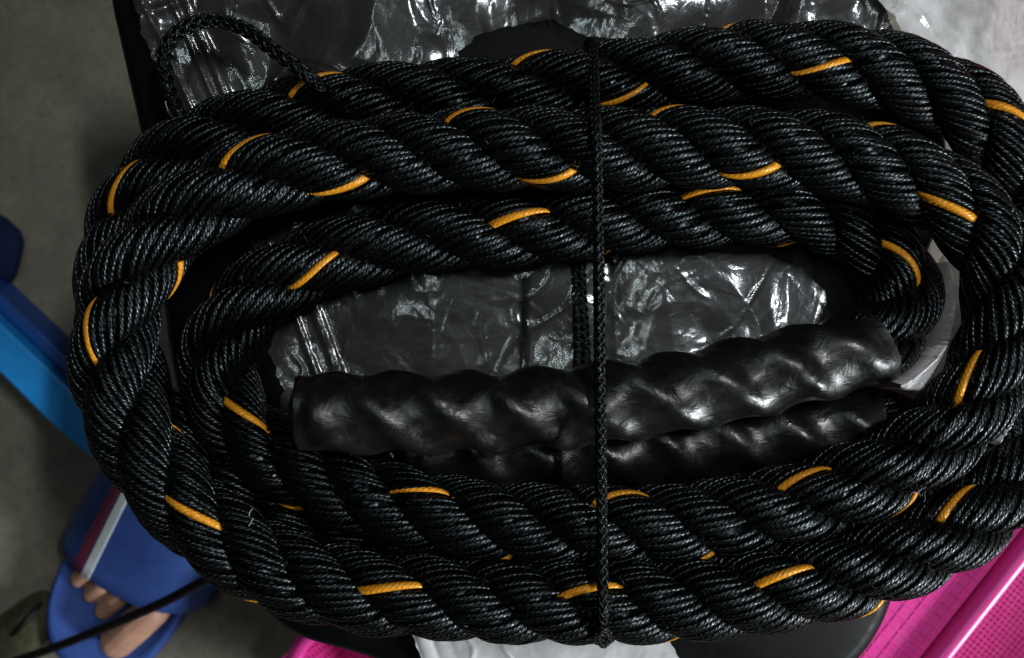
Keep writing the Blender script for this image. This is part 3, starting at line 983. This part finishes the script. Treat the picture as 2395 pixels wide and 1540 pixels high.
hb = 0.14
pa = Vector(P(2395, 1275, hb)); pb = Vector(P(2185, 1540, hb))
d = (pb - pa).normalized()                                   # along the rim, towards the lower left
inward = Vector((-d.y, d.x, 0))
if inward.x < 0: inward = -inward
mid = pa + d * 0.02
W_h, L_h = 0.10, 0.15
ctr = mid + inward * (W_h + 0.006)
basket('pink_basket', ctr, math.atan2(d.y, d.x) if True else 0, L_h, W_h, hb, 'pink perforated plastic basket with glossy rolled rim and flat side flange', 0.05, 0.05)
basket('pink_basket', (-0.050, -0.2195), math.radians(35), 0.08, 0.06, 0.10, 'small low pink perforated basket pushed partly under the stool near the slipper')
pd = Vector(P(2375, 30, 0.10))
basket('pink_basket', (pd.x + 0.11, pd.y + 0.10), 0.1, 0.10, 0.12, 0.10, 'pink basket half hidden behind the bag hanging off the stool')

# ------------------------------------------------------------------ lint caught on the rope
def lint(label, vx, vy, z, n, span, mat, seed, r=0.00022):
    q = random.Random(seed)
    Vs = []; Fs = []; base = 0
    for _ in range(n):
        a = q.uniform(0, 6.28); x = vx + q.uniform(-span, span) * 0.5; y = vy + q.uniform(-span, span) * 0.5
        pts = []
        for k in range(4):
            pts.append(P(x, y, z + q.uniform(0, 0.0015)))
            a += q.uniform(-0.7, 0.7)
            x += math.cos(a) * span * 0.35; y += math.sin(a) * span * 0.35
        c, s_ = spline(pts, step=0.0006)
        v, f = tube_arrays(c, r, 5, None, base)
        Vs.append(v); Fs.append(f); base += len(v)
    return tag(mesh_obj('lint', np.vstack(Vs), np.vstack(Fs), mat), label, 'lint')
M_lint = simple('pale_lint', (0.35, 0.35, 0.33), 0.7)
lint('pale wisp of lint caught between rope strands above the slipper', 590, 1210, zof(2.85) + R * 0.85, 2, 20, M_lint, 12, 0.0002)
lint('frayed pale fibres on the rope near the pink basket', 2160, 1150, zof(2.6) + R * 0.75, 5, 26, M_lint, 9, 0.00009)

# short loose fibres standing off the rope
m_ = 5200
ii = rng.integers(i_h1 + 4, i_h2 - 4, m_)
aa = rng.uniform(0.1, math.pi - 0.1, m_)
dirs = np.cos(aa)[:, None] * rN[ii] + np.sin(aa)[:, None] * rB[ii]
p0 = rope_c[ii] + dirs * (R * rng.uniform(0.80, 0.98, m_))[:, None]
tan = rng.normal(0, 1, (m_, 3)); tan -= dirs * np.sum(tan * dirs, 1)[:, None]; tan /= np.linalg.norm(tan, axis=1)[:, None]
ln = rng.uniform(0.001, 0.0035, m_)[:, None]
p1 = p0 + tan * ln * 0.5 + dirs * 0.0009
p2 = p1 + tan * ln * 0.5 + dirs * rng.uniform(-0.0004, 0.0012, m_)[:, None]
wd = np.cross(tan, dirs) * 0.00006
V = np.stack([p0 - wd, p0 + wd, p1 - wd, p1 + wd, p2], 1).reshape(-1, 3)
b5 = np.arange(m_)[:, None] * 5
F = np.vstack([b5 + np.array([[0, 1, 3]]), b5 + np.array([[0, 3, 2]]), b5 + np.array([[2, 3, 4]])])
M_fuzz = simple('rope_fuzz', (0.03, 0.03, 0.03), 0.5)
fz = mesh_obj('fuzz', V, F, M_fuzz, rope)
fz.matrix_parent_inverse = rope.matrix_world.inverted()
tag(fz, kind='stuff')
